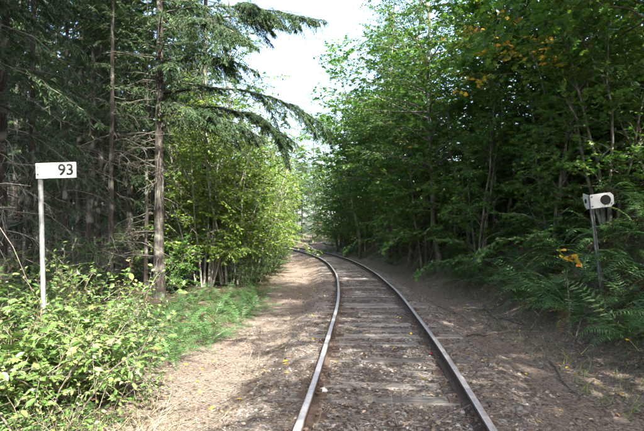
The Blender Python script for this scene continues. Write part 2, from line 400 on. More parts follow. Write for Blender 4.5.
def dead_twigs(rg, geo, p, az, length, elev, droop, nsub=9, mat=0):
    m = len(p)
    d = np.stack([np.cos(az) * np.cos(elev), np.sin(az) * np.cos(elev), np.sin(elev)], 1)
    ks = np.linspace(0, 1, 5)
    P = curve(p, d, length, droop, ks); P[:, 1:] += rg.normal(0, .02, (m, 4, 3)) * length[:, None, None]
    R = (.010 * length / 1.2)[:, None] * (1 - .85 * ks)[None, :] + .002
    V, F = tubes(P, R, 4); geo.add(V, F, None, mat)
    for i in range(m):
        q, tq, _ = sample_path(P[i], R[i], np.linspace(.25, 1, nsub))
        dd = unit(tq * .7 + rg.normal(0, .55, (nsub, 3)))
        SP = curve(q, dd, length[i] * rg.uniform(.12, .38, nsub), rg.uniform(.1, .6, nsub), np.array([0, .5, 1.]))
        V, F = tubes(SP, np.stack([np.full(nsub, .004), np.full(nsub, .003), np.full(nsub, .001)], 1), 3); geo.add(V, F, None, mat)

def conifer(seed, H=20., r0=.2, crown0=.3, nb=64, L=2.8, dead=26, ns=24, nt=10, elev=(-.1, .35), droop=(.15, .5), tl=.13, pw=.8, bark='bark_fir', lean=(0, 0), hang=.35):
    rg = np.random.default_rng(seed)
    k = 14; t = np.linspace(0, 1, k)
    P = np.zeros((k, 3)); P[:, 2] = H * t - .2
    P[:, 0] = lean[0] * H * t; P[:, 1] = lean[1] * H * t
    P[1:, :2] += np.cumsum(rg.normal(0, .02, (k - 1, 2)), 0)
    R = r0 * (1 - .93 * t); R[0] *= 1.35
    wood = Geo(); V, F = tubes(P[None], R[None], 12); wood.add(V, F, None, 0, True)
    cr = Geo()
    bt = np.sort(crown0 + (1 - crown0) * rg.random(nb) ** .9 * .98)
    p, tg, r = sample_path(P, R, bt)
    prof = (1 - (bt - crown0) / (1 - crown0)) ** pw
    ln = (L * prof * rg.uniform(.65, 1.1, nb)).clip(.35, None)
    az = np.arange(nb) * 2.4 + rg.normal(0, .4, nb)
    bough_geo(rg, cr, p, az, ln, rg.uniform(elev[0], elev[1], nb), rg.uniform(droop[0], droop[1], nb), ns, nt, hang, tl)
    dm = None
    if dead:
        dg = Geo()
        dt = rg.uniform(.06, crown0 + .12, dead)
        p, tg, r = sample_path(P, R, dt)
        dead_twigs(rg, dg, p, rg.uniform(0, 6.28, dead), rg.uniform(.5, 1.9, dead), rg.uniform(-.35, .25, dead), rg.uniform(0, .4, dead), 7)
        dm = dg.mesh('dead_branches', ['bark_dead'])
    return wood.mesh('wood', [bark]), cr.mesh('foliage', ['needle', 'bark_fir']), dm

# ------------------------------------------------------------------ the lie of the land
KY = np.array([-60, -20, 0, 8, 14, 20, 28, 36, 45, 60, 80, 100, 130, 400.])
KS = np.array([.11, .11, .11, .075, .03, -.02, -.08, -.15, -.2, -.32, -.5, -.75, -1.0, -1.0])
_yy = np.arange(-60, 400, .25); _ss = np.interp(_yy, KY, KS)
_xx = np.concatenate([[0], np.cumsum((_ss[1:] + _ss[:-1]) * .125)])
_xx += .56 - np.interp(3.9, _yy, _xx)
def xc(y): return np.interp(y, _yy, _xx)
def slope(y): return np.interp(y, _yy, _ss)
_ph = np.random.default_rng(5).uniform(0, 6.28, (40,))
def wob(x, y, f, k=0):
    return (np.sin(x * f + _ph[k] + 1.3 * np.sin(y * f * .6 + _ph[k + 1])) + np.sin(y * f * 1.13 + _ph[k + 2] + 1.1 * np.sin(x * f * .7 + _ph[k + 3])) + .6 * np.sin((x + y) * f * 1.9 + _ph[k + 4])) / 2.6
BU = np.array([-400, -60, -30, -12, -6, -3.6, -2.6, -1.75, -1.22, -.9, 0, .9, 1.22, 1.9, 2.7, 3.1, 4.1, 5.5, 8.0, 14, 30, 60, 400.])
BZ = np.array([6, 3, .5, -.5, -.42, -.36, -.40, -.36, -.150, -.166, -.166, -.166, -.150, -.38, -.42, -.30, .60, 2.45, 4.7, 6.2, 7.5, 9, 12.])
def gh(x, y):
    x = np.asarray(x, float); y = np.asarray(y, float)
    u = (x - xc(y)) / np.sqrt(1 + slope(y) ** 2)
    z = np.interp(u, BU, BZ)
    z = np.where(u > 3.0, -.35 + (z + .35) * (.12 + .88 * np.clip((58 - y) / 26, 0, 1)), z)
    far = np.clip((np.abs(u) - 1.1) / 1.2, 0, 1)
    z = z + wob(x, y, .55, 0) * .07 * far + wob(x, y, 2.1, 5) * .035 * far + wob(x, y, 6.3, 10) * .018 * (.5 + .5 * far) + wob(x, y, 2.7, 20) * .008
    z = z + wob(x, y, .11, 15) * .6 * np.clip((np.abs(u) - 6) / 14, 0, 1)
    return z
def G(x, y): return float(gh(x, y))
def at(px, d, py=None):
    """photo column (and row) at distance d along +Y -> x (and z)"""
    x = (px - CX) / FPX * d
    return x if py is None else (x, CAMH - (py - HZ) / FPX * d)

def axis(lo, hi, fine_lo, fine_hi, step, grow=1.18):
    a = list(np.arange(fine_lo, fine_hi + 1e-6, step))
    s = step
    while a[-1] < hi: s *= grow; a.append(a[-1] + s)
    s = step; b = [a[0]]
    while b[-1] > lo: s *= grow; b.append(b[-1] - s)
    return np.array(b[:0:-1] + a)
gx = axis(-320, 320, -4.5, 6.5, .07, 1.12); gy = axis(-90, 420, 1.5, 22, .08, 1.10)
X, Y = np.meshgrid(gx, gy); Z = gh(X, Y)
gg = Geo(); nx, ny = len(gx), len(gy)
ii = (np.arange(ny - 1)[:, None] * nx + np.arange(nx - 1)[None, :]).ravel()
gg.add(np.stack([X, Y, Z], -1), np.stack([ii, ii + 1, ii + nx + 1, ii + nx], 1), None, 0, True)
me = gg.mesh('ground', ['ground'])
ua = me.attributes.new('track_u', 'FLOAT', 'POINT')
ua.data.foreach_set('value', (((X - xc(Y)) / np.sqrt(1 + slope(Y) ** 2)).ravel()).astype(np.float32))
tag(link('ground', me), kind='structure')

# ------------------------------------------------------------------ railway track
track = tag(link('railway_track', None, loc=(float(xc(0)), 0, -.17)), 'single rusty railway track on weathered sleepers curving left into the woods', 'railway track')
def frame_at(y):
    s = slope(y); n = np.sqrt(1 + s * s)
    return xc(y), np.array([s / n, 1 / n]), np.array([1 / n, -s / n])     # point, tangent, right
prof = [(-.070, -.15), (.070, -.15), (.070, -.138), (.012, -.122), (.0085, -.06), (.012, -.042), (.034, -.034), (.036, -.010), (.029, -.001), (.018, 0.001),
        (-.018, .001), (-.029, -.001), (-.036, -.010), (-.034, -.034), (-.012, -.042), (-.0085, -.06), (-.012, -.122), (-.070, -.138)]
def rail_geo(off, y0, y1):
    ys = np.arange(y0, y1, .5); g = Geo(); rings = []
    for y in ys:
        x, t, r = frame_at(y)
        c = np.array([x, y]) + r * off
        jz = .004 * math.sin(y * 1.1 + off) ; jx = .006 * math.sin(y * .9 + off * 3)
        rings.append([[c[0] + r[0] * (a + jx), c[1] + r[1] * (a + jx), b + jz] for a, b in prof])
    V = np.array(rings); k = len(prof); n = len(ys)
    for j in range(k):
        j2 = (j + 1) % k
        i = np.arange(n - 1) * k
        F = np.stack([i + j, i + j2, i + k + j2, i + k + j], 1)
        if j == 0: g.add(V, F, None, 1 if not 8 <= j <= 10 else 0, True); base = 0
        else: g.F.append((F, 0 if 8 <= j <= 10 else 1, True))
    return g.mesh('rail', ['rail_top', 'rust'])
inv = Matrix.Translation(-Vector(track.location))
HG = .7525
rails = []
for off in (-HG, HG):
    r = link('rail', rail_geo(off, -12, 110), track); r.matrix_parent_inverse = inv; rails.append(r)

def box(g, c, sx, sy, sz, mat=0, jit=0., rg=None, bev=0.):
    h = np.array([sx, sy, sz]) / 2
    if bev:
        b = bev
        pts = []
        for z, ins in ((-h[2], 0), (h[2] - b, 0), (h[2], b)):
            pts += [[-h[0] + ins, -h[1] + ins, z], [h[0] - ins, -h[1] + ins, z], [h[0] - ins, h[1] - ins, z], [-h[0] + ins, h[1] - ins, z]]
        V = np.array(pts)
        F = [[3, 2, 1, 0], [8, 9, 10, 11]]
        for l in (0, 4):
            for j in range(4): F.append([l + j, l + (j + 1) % 4, l + 4 + (j + 1) % 4, l + 4 + j])
    else:
        V = np.array([[x, y, z] for z in (-1, 1) for (x, y) in ((-1, -1), (1, -1), (1, 1), (-1, 1))]) * h
        F = [[3, 2, 1, 0], [4, 5, 6, 7], [0, 1, 5, 4], [1, 2, 6, 5], [2, 3, 7, 6], [3, 0, 4, 7]]
    if jit: V = V + rg.normal(0, jit, V.shape)
    g.add(V + np.array(c), np.array(F), None, mat)

def plank_mesh(seed):
    rg = np.random.default_rng(seed)
    n = 12; xs = np.linspace(-1.26, 1.26, n); w, h = .115, .16
    P = []
    for i, x in enumerate(xs):
        e = rg.normal(0, .006, 4); zt = rg.normal(0, .005)
        P += [[x, -w + e[0], -h], [x, -w + e[1], -.015], [x, -w + .018 + e[1], zt], [x, rg.normal(0, .01), zt - rg.uniform(0, .012)], [x, w - .018 + e[2], zt], [x, w + e[2], -.015], [x, w + e[3], -h]]
    V = np.array(P); k = 7; g = Geo(); F = []
    for i in range(n - 1):
        for j in range(k - 1): F.append([i * k + j, (i + 1) * k + j, (i + 1) * k + j + 1, i * k + j + 1])
    g.add(V, np.array(F))
    g.F.append((np.array([list(range(k)), [(n - 1) * k + j for j in range(k - 1, -1, -1)]]), 0, False))
    return g.mesh('sleeper', ['sleeper'])
planks = [plank_mesh(s) for s in range(7)]
def plate_mesh():
    g = Geo()
    box(g, (0, 0, .008), .30, .18, .016, 0, bev=.004)
    for sx, sy in ((-.085, .05), (.085, -.05), (.085, .06)):
        box(g, (sx, sy, .030), .022, .02, .03, 0); box(g, (sx * .93, sy, .047), .045, .032, .012, 0, bev=.004)
    return g.mesh('tie_plate', ['rust'])
plate = plate_mesh()
y = -4.0; k = 0
while y < 88:
    x, t, r = frame_at(y)
    a = math.atan2(r[1], r[0])
    s = link('sleeper', planks[k % 7], track, rot=(random.gauss(0, .012), random.gauss(0, .004), a + random.gauss(0, .022)))
    s.matrix_parent_inverse = inv
    s.location = (x + random.gauss(0, .04), y, -.154 + random.gauss(0, .008))
    if -1 < y < 20:
        for off in (-HG, HG):
            p = link('tie_plate', plate, s, loc=(off, 0, .003))
    y += .50 + random.gauss(0, .03); k += 1
# bolted joint on the left rail
def joint_mesh():
    g = Geo()
    for sgn in (-1, 1):
        box(g, (sgn * .026, 0, -.082), .022, .62, .07, 0, bev=.006)
        for q in (-.22, -.08, .08, .22):
            box(g, (sgn * .045, q, -.082), .028, .034, .034, 0, bev=.005)
    return g.mesh('joint_bar', ['rust'])
jm = joint_mesh()
for ri, off, yj in ((0, -HG, 5.35), (1, HG, 4.45), (0, -HG, 17.2), (1, HG, 16.1)):
    x, t, r = frame_at(yj)
    j = link('joint_bar', jm, rails[ri], loc=(x + r[0] * off, yj + r[1] * off, 0), rot=(0, 0, math.atan2(r[1], r[0])))

# ------------------------------------------------------------------ mile sign 93 and the whistle-post sign
def text_mesh(txt, size, mat):
    c = bpy.data.curves.new('digits', 'FONT'); c.body = txt; c.size = size; c.align_x = 'CENTER'; c.align_y = 'CENTER'; c.extrude = .0008; c.offset = size * .022
    o = bpy.data.objects.new('digits', c); COL.objects.link(o)
    bpy.context.view_layer.update()
    me = bpy.data.meshes.new_from_object(o.evaluated_get(bpy.context.evaluated_depsgraph_get()))
    bpy.data.objects.remove(o); me.materials.clear(); me.materials.append(M[mat]); return me

def prism(outline, th, name, mat, y0=0.):
    """outline in (x,z), thickness along y"""
    n = len(outline); g = Geo()
    V = np.array([[x, y0, z] for x, z in outline] + [[x, y0 + th, z] for x, z in outline])
    g.add(V, np.array([[i, (i + 1) % n, n + (i + 1) % n, n + i] for i in range(n)]))
    g.F.append((np.array([list(range(n))[::-1]]), 0, False)); g.F.append((np.array([list(range(n, 2 * n))]), 0, False))
    return g.mesh(name, [mat])

def disc_outline(cx, cz, rx, rz, n=28):
    return [(cx + rx * math.cos(2 * math.pi * i / n), cz + rz * math.sin(2 * math.pi * i / n)) for i in range(n)]

DS = 6.0
xs, zs = at(47.5, DS), None
gz = G(xs, DS)
ms = tag(link('mile_sign', None, loc=(xs, DS, gz), rot=(0, math.radians(-2.4), math.radians(4))),
         'white mile sign reading 93 on a pale metal post left of the track', 'mile sign')
htop = CAMH - (163 - HZ) / FPX * DS - gz
g = Geo(); P = np.array([[[0, .03, -.3], [0, .03, .6], [0, .03, htop - .02]]]); V, F = tubes(P, np.array([[.028, .028, .028]]), 14); g.add(V, F, None, 0, True)
top_ring = np.arange(2 * 14, 3 * 14)
g.F.append((top_ring[None, :], 0, False))
link('post', g.mesh('post', ['galv']), ms)
w, h = .47, .185
pl = link('plate', prism([(-.035, 0), (w - .035, 0), (w - .035, h), (-.035, h)], .003, 'plate', 'sign_white', -.008), ms, loc=(0, 0, htop - h))
link('digits', text_mesh('93', .19, 'black'), pl, loc=(w * .745 - .035, -.0095, h * .49), rot=(math.radians(90), 0, 0))
for bz in (.05, .135):
    link('bolt', prism(disc_outline(-.012, bz, .009, .009, 10), .008, 'bolt', 'dark_steel', -.0165), pl)

DR = 8.6
xr = at(601, DR); gr = G(xr, DR)
zb = CAMH - (297 - HZ) / FPX * DR
ws = tag(link('whistle_sign', None, loc=(xr, DR, min(gr, zb)), rot=(0, math.radians(-5.5), math.radians(-6))),
         'bent white sign plate with large black dot on a thin dark post among ferns', 'trackside sign')
ht = CAMH - (194 - HZ) / FPX * DR - min(gr, zb)
g = Geo()
box(g, (0, .02, ht * .5 - .12), .034, .012, ht + .2, 0); box(g, (-.022, .006, ht * .5 - .12), .010, .036, ht + .2, 0); box(g, (.022, .006, ht * .5 - .12), .010, .036, ht + .2, 0)
link('post', g.mesh('post', ['dark_steel']), ws)
wp = link('plate', prism([(-.015, .0), (.26, .012), (.31, .055), (.31, .175), (.265, .222), (-.015, .205)], .003, 'plate', 'sign_grey', -.022), ws, loc=(0, 0, ht - .245), rot=(0, math.radians(1.5), 0), sc=1.17)
link('dot', prism(disc_outline(.195, .115, .074, .074), .002, 'dot', 'black', -.0255), wp)
wing = link('wing', prism([(0, 0), (0, .205), (-.30, .265), (-.34, .20), (-.27, .05), (-.20, .0)], .003, 'wing', 'sign_grey', -.0015), wp, loc=(-.0155, -.0205, 0), rot=(0, 0, math.radians(-88)), sc=(.72, 1, .92))
link('dot', prism(disc_outline(-.21, .13, .05, .038), .002, 'dot', 'black', -.005), wing)
for bz in (.03, .17):
    link('bolt', prism(disc_outline(.004, bz, .012, .012, 10), .008, 'bolt', 'dark_steel', -.030), wp)

# ------------------------------------------------------------------ tree prototypes
MAPLE = [broadleaf(11, 8.5, .075, (.0, 0), 3, 26, .10, 2.6, 15, .75, 9, .122, spread=.2),
         broadleaf(12, 9.5, .11, (.05, .03), 1, 62, .14, 3.0, 19, .8, 11, .125),
         broadleaf(13, 7.0, .06, (.0, 0), 4, 20, .08, 2.2, 13, .7, 9, .12, spread=.26)]
MAPLEH = [broadleaf(14, 10.5, .055, (.0, 0), 2, 44, .40, 3.1, 18, .8, 10, .12, spread=.14), broadleaf(15, 11.0, .065, (-.04, .0), 1, 64, .36, 3.2, 18, .8, 11, .12)]
ALDER = [broadleaf(21, 12, .085, (.03, 0), 1, 66, .25, 2.9, 20, .8, 15, .085, OV, 'alder', 'bark_alder', up=(.2, .8)),
         broadleaf(22, 10, .05, (-.03, .04), 2, 36, .25, 2.4, 18, .75, 14, .08, OV, 'alder', 'bark_alder', up=(.2, .8), spread=.12)]
HAZEL = [broadleaf(31, 5.4, .035, (.0, 0), 11, 15, .17, 1.5, 11, .6, 9, .098, OV, 'hazel', 'bark_pale', up=(.2, .9), spread=.3, droop=.35),
         broadleaf(32, 4.6, .03, (.0, 0), 9, 15, .16, 1.4, 11, .55, 9, .096, OV, 'hazel', 'bark_pale', up=(.2, .9), spread=.34, droop=.4)]
SHRUB = [broadleaf(35, 2.6, .022, (.0, 0), 7, 10, .08, 1.0, 9, .5, 8, .085, OV, 'alder', 'bark_alder', up=(.1, .9), spread=.42, droop=.4),
         broadleaf(36, 2.2, .02, (.0, 0), 6, 10, .08, .95, 8, .5, 7, .10, MP, 'maple', 'bark_alder', up=(.1, .9), spread=.45, droop=.4)]
FIR = [conifer(41, 22, .155, .22, 96, 3.0, 40, 32, 15, hang=.5), conifer(42, 20, .115, .13, 96, 2.7, 34, 30, 15, hang=.6), conifer(43, 23, .16, .27, 92, 3.1, 46, 32, 15, hang=.5)]
POLE = [conifer(44, 17, .085, .3, 54, 1.5, 40, 18, 9), conifer(45, 15, .07, .25, 54, 1.4, 30, 18, 9, lean=(.02, .01))]
SPRUCE = [conifer(46, 24, .26, .04, 150, 4.6, 0, 24, 11, tl=.30, pw=.75, hang=.5), conifer(47, 20, .22, .04, 140, 4.2, 0, 24, 11, tl=.30, pw=.7, hang=.5)]

def tree(name, proto, x, y, label, cat='tree', group=None, rz=0., sc=1., z=None, tilt=(0, 0)):
    r = link(name, None, loc=(x, y, G(x, y) if z is None else z), rot=(tilt[0], tilt[1], rz), sc=sc)
    link('trunk', proto[0], r); link('crown', proto[1], r)
    if len(proto) > 2 and proto[2] is not None: link('dead_branches', proto[2], r)['kind'] = 'stuff'
    return tag(r, label, cat, group)

ORD = ['nearest', 'second', 'third', 'fourth', 'fifth', 'sixth', 'seventh', 'eighth', 'ninth', 'tenth', 'eleventh', 'twelfth', 'thirteenth', 'fourteenth', 'fifteenth', 'sixteenth', 'seventeenth', 'eighteenth', 'nineteenth', 'twentieth', 'twenty-first', 'twenty-second', 'twenty-third', 'twenty-fourth', 'twenty-fifth', 'twenty-sixth'] + ['twenty-' + w for w in ('seventh', 'eighth', 'ninth')] + ['thirtieth'] + ['thirty-' + w for w in ('first', 'second', 'third', 'fourth', 'fifth', 'sixth', 'seventh', 'eighth', 'ninth')]
def rank(rows, key): return {id(r): k for k, r in enumerate(sorted(rows, key=key))}
# left-hand conifers that the photo shows singly: (column, distance, prototype, scale, turn, label)
left_firs = [
    (160, 15.0, FIR[0], 1.0, 0.4, 'tall dark fir with the broadest trunk left of the track, bare below'),
    (130, 17.5, FIR[2], .82, 2.0, 'straight fir trunk flecked with light, just left of the broadest one'),
    (99, 16.5, FIR[1], .85, 3.3, 'dark fir trunk, rightmost of the close cluster right of the mile sign'),
    (90, 15.0, FIR[2], .72, 5.0, 'dark fir trunk in the middle of the close cluster right of the mile sign'),
    (80, 18.0, FIR[0], .9, 1.1, 'dark fir trunk, leftmost of the close cluster right of the mile sign'),
    (30, 11.5, FIR[1], .72, 4.1, 'mossy slim trunk standing directly behind the mile sign plate'),
    (3, 9.5, FIR[2], .62, .8, 'pale lichen covered trunk at the left edge with bare twigs'),
]
for px, d, pr, sc, rz, lb in left_firs:
    tree('fir_tree', pr, at(px, d), d, lb, 'tree', 'firs left of the track', rz, sc)
left_poles = [(112, 14., 0, 1., 'thin dark pole tree between the trunk cluster and the flecked fir'),
              (147, 16.5, 1, 1., 'thin dark pole tree tight against the left of the broadest fir'),
              (64, 13.5, 0, .9, 'thin dark pole tree just right of the mile sign plate'),
              (19, 13.0, 1, .9, 'thin dark pole tree near the left edge behind the bushes')]
for px, d, k, sc, lb in left_poles:
    tree('pole_tree', POLE[k], at(px, d), d, lb, 'tree', 'thin pole trees left of the track', px * .37, sc)
rg = np.random.default_rng(7)
# deeper woods on the left
n = 0
while n < 46:
    d = rg.uniform(19, 52); u = -rg.uniform(5.5, 26); x = float(xc(d)) + u
    if x < -.72 * d - 2 or x / d * FPX + CX > 215: continue
    pr = FIR[int(rg.integers(3))] if rg.random() < .7 else POLE[int(rg.integers(2))]
    tree('fir_tree', pr, x, d, 'dark slender conifer deep in the woods left of the track', 'tree', 'conifers deep in the left woods', rg.uniform(0, 6), rg.uniform(.75, 1.1)); n += 1
for px, d in ((10, 34), (40, 42), (75, 36), (105, 46), (140, 38), (165, 48), (190, 40), (-20, 44), (60, 55), (125, 58), (180, 60), (215, 56), (20, 60)):
    tree('spruce_tree', SPRUCE[px % 2], at(px, d), d, 'low-branched conifer closing the deep shade behind the left-hand trunks', 'tree', 'low-branched conifers in the left woods', px * .3, .8)
for i, (px, d) in enumerate(((15, 19), (52, 21), (70, 24.5), (108, 20.5), (122, 23.5), (150, 21), (172, 25), (38, 27), (92, 28), (140, 29))):
    tree('fir_tree', FIR[1], at(px, d), d, 'low-crowned fir filling the gaps behind the front row of left-hand trunks', 'tree', 'low-crowned firs behind the front trunks', i * 1.9, .9)
# firs added left of the viewpoint to shade the left-hand woods
for i, (x, y) in enumerate([(-5.4, 6.6), (-7.0, 7.2), (-6.2, 4.4), (-6.4, 5.5), (-8.5, 8.5), (-9.5, 4.0), (-7.2, 1.0), (-11.5, 7.5), (-10.5, -.5), (-7.8, -4), (-13, 2.5), (-12.5, 12), (-6.6, 8.4)]):
    tree('fir_tree', FIR[i % 3], x, y, 'fir added left of the viewpoint to shade the left-hand woods', 'tree', 'added shade firs left of the viewpoint', i * 1.1, .8)
# pale spruces beyond the bend
for px, d, k, sc in ((284, 86, 0, .95), (262, 78, 1, .95), (302, 104, 1, 1.0), (318, 92, 0, .72), (240, 92, 0, 1.0), (336, 108, 0, .8), (272, 118, 1, 1.1), (352, 120, 1, .95), (222, 70, 1, 1.0), (204, 84, 0, 1.05), (372, 112, 0, .9)):
    tree('spruce_tree', SPRUCE[k], at(px, d), d, 'distant pale conifer standing beyond the bend of the track', 'tree', 'conifers beyond the bend', px * .7, sc)

# left thicket: leafy hazels with pale stems beside the track
thicket = [(205, 17.5, 0, 1.12), (230, 18.0, 1, 1.25), (248, 20.5, 0, 1.25), (262, 24.5, 1, 1.1), (270, 29, 0, 1.05), (273, 35, 1, 1.15), (192, 21, 0, 1.15), (222, 25, 0, 1.2), (250, 33, 0, 1.3), (268, 43, 1, 1.3), (262, 52, 0, 1.2)]
TORD = [ORD[sorted(t[1] for t in thicket).index(t[1])] for t in thicket]
for i, (px, d, k, sc) in enumerate(thicket):
    x = min(at(px, d), float(xc(d)) - 3.3)
    tree('hazel_bush', HAZEL[k], x, d, TORD[i] + ' leafy many-stemmed bush of the bright green thicket left of the track', 'bush', 'thicket left of the bend', i * 1.7, sc * 1.12)

# right-hand broad-leaved trees on the bank
right = [  # column, distance, list, index, scale
    (585, 12.5, MAPLEH, 0, .95), (632, 12.5, MAPLEH, 1, .95), (668, 8.6, MAPLEH, 1, .9), (545, 15.0, MAPLEH, 0, 1.0), (505, 16.0, MAPLEH, 1, .95), (610, 10.4, MAPLE, 2, .7), (548, 12.0, MAPLE, 2, .75), (655, 10.8, MAPLE, 0, .7), (575, 14.0, MAPLE, 1, .7), (470, 15.5, MAPLE, 2, .8), (500, 16.5, ALDER, 1, 1.0), (476, 18.0, MAPLE, 0, 1.1),
    (452, 20.5, MAPLE, 2, 1.2), (540, 18.0, ALDER, 0, 1.0), (580, 16.0, ALDER, 1, 1.0), (430, 24.0, MAPLE, 1, 1.0), (446, 28.0, ALDER, 0, .7), (412, 29.0, MAPLE, 0, 1.15),
    (398, 34.0, MAPLE, 1, 1.05), (384, 39.0, MAPLE, 2, 1.3), (366, 44.0, MAPLE, 0, 1.15), (350, 51.0, MAPLE, 1, 1.0), (420, 36.0, ALDER, 0, .8),  (480, 26.0, ALDER, 0, .72), (520, 24.0, ALDER, 1, .8), 
    (470, 36, ALDER, 1, .85), (372, 58, ALDER, 0, 1.0), (356, 66, ALDER, 1, 1.0), (340, 46, MAPLE, 2, 1.35), (560, 14.5, MAPLE, 2, .9), (505, 17.5, MAPLE, 2, 1.0), (600, 15.5, MAPLE, 0, .8), (470, 22.0, MAPLE, 1, 1.0), (345, 40, MAPLE, 0, 1.1), (425, 22.5, MAPLE, 2, 1.15), (410, 26, MAPLE, 1, 1.0), (392, 30.5, MAPLE, 2, 1.3), (378, 35.5, MAPLE, 1, 1.15), (360, 42.5, MAPLE, 1, 1.2), (345, 49, MAPLE, 2, 1.5), (385, 33, MAPLEH, 1, 1.25), (368, 38, MAPLEH, 0, 1.35), (400, 29, MAPLEH, 1, 1.15), (350, 52, MAPLEH, 1, 1.35), (300, 74, ALDER, 0, 1.25), (322, 78, ALDER, 1, 1.4), (286, 82, ALDER, 0, 1.2), (338, 70, MAPLEH, 0, 1.2), (400, 24.5, ALDER, 0, 1.5), (388, 30, ALDER, 0, 1.55), (420, 20, ALDER, 0, 1.35), (312, 70, ALDER, 0, 1.75), (294, 76, ALDER, 0, 1.7), (330, 66, ALDER, 0, 1.4), (350, 36, MAPLEH, 1, 1.4)]
rk = {}
for al_ in (True, False):
    for k_, r_ in enumerate(sorted([r for r in right if (r[2] is ALDER) == al_], key=lambda r: r[1])): rk[id(r_)] = ORD[k_]
for i, row in enumerate(right):
    px, d, ls, k, sc = row
    x = max(at(px, d), float(xc(d)) + (3.5 if d < 30 else 2.8))
    if ls is not ALDER:
        tree('maple_tree', ls[k], x, d, rk[id(row)] + ' maple along the right-hand bank, with layered sprays of broad leaves', 'tree', 'maples on the right bank', i * 2.1, sc, tilt=(0, -.10))
    else:
        tree('alder_tree', ls[k], x, d, rk[id(row)] + ' slim small-leaved tree along the right-hand bank', 'tree', 'small-leaved trees on the right bank', i * 2.1, sc, tilt=(0, -.06))
tree('spruce_tree', SPRUCE[0], at(392, 52), 52, 'dark conifer rising behind the maples right of the track', 'tree', None, 1.0, 1.0)
tree('fir_tree', FIR[0], at(640, 15), 15, 'dark conifer trunk at the far right edge of the bank', 'tree', None, 2.0, .9)
FIRP = FIR
tree('fir_tree', FIR[2][:2], -2.7, 2.4, 'fir added just left of the viewpoint, its high boughs shading the ferns', 'tree', 'added shade firs left of the viewpoint', 1.0, .92)  # added fir, placed so its boughs shade the left-hand fern bed
# trees added beside and behind the camera to shade and dapple the foreground
for i, (x, y, ls, k, sc, tl) in enumerate([(4.6, 2.6, ALDER, 0, 1.5, -.14), (5.0, -4.0, MAPLEH, 0, .8, -.04), (4.0, -1.2, ALDER, 0, 1.3, -.27), (4.0, 1.0, MAPLEH, 1, 1.25, -.38), (5.1, 5.9, MAPLEH, 0, 1.1, -.2), (6.0, .6, ALDER, 0, 1.45, -.12), (8.5, -7.5, ALDER, 1, .9, 0),
        (6.0, 7.8, MAPLEH, 1, 1.05, -.12)]):
    tree('maple_tree' if ls is MAPLEH else 'fir_tree' if ls is FIRP else 'alder_tree', ls[k], x, y, 'tall tree added on the right bank to shade and dapple the track', 'tree', 'added shade trees beside the viewpoint', i * 1.3, sc, tilt=(0, tl))
FIRH = conifer(48, 17, .16, .42, 80, 3.3, 20, 30, 14, hang=.5)  # high-crowned firs added beside the viewpoint to keep the left-hand trunks in shade
for i, (x, y) in enumerate([(-3.9, 2.0), (-2.9, 3.4), (-4.6, 4.2), (-5.6, 6.4), (-5.2, .4), (-6.8, 2.6)]):
    tree('fir_tree', FIRH, x, y, 'high-crowned fir added just left of the viewpoint to shade the woods', 'tree', 'added high-crowned shade firs left of the viewpoint', i * 1.7, 1.28)
tree('alder_tree', ALDER[0], at(183, 23), 23, 'pale-stemmed small-leaved tree behind the gap right of the broadest fir', 'tree', None, .6, .9)
tree('alder_tree', ALDER[0], at(226, 25), 25, 'tall small-leaved tree rising behind the bright thicket left of the track', 'tree', None, 2.2, 1.35)
for i, (px, d, sc) in enumerate(((258, 19, .62), (268, 22.5, .75), (276, 27, .8), (274, 33, .8), (246, 17, .5))):
    tree('wood_shrub', SHRUB[0], min(at(px, d), float(xc(d)) - 2.9), d, ORD[i] + ' low dark shrub along the foot of the bright thicket', 'bush', 'shrubs at the foot of the thicket', i * 1.1, sc)
# shrub layer on the right bank
rg = np.random.default_rng(27)
n = 0
while n < 80:
    d = rg.uniform(10, 62) if n > 34 else rg.uniform(8.5, 20); u = rg.uniform(4.2, 13) if n > 34 else rg.uniform(5.6, 10); x = float(xc(d)) + u
    if x / d > .75: continue
    tree('bank_shrub', SHRUB[n % 2], x, d, 'low green shrub among the trees on the right-hand bank', 'bush', 'shrubs on the right bank', rg.uniform(0, 6), rg.uniform(.8, 1.5)); n += 1
for i in range(14):
    d = rg.uniform(11, 30); x = float(xc(d)) - rg.uniform(5, 13)
    tree('wood_shrub', SHRUB[i % 2], x, d, 'low green shrub in the shade between the left-hand trunks', 'bush', 'shrubs under the left trees', rg.uniform(0, 6), rg.uniform(.5, .9))

# sunlit bush where the track leaves the picture
for px, d, sc in ((330, 60, .62), (318, 64, .6), (344, 57, .55)):
    tree('hazel_bush', HAZEL[1], at(px, d), d, 'low pale sunlit bush at the far bend of the track', 'bush', 'sunlit bushes at the far bend', px, sc)

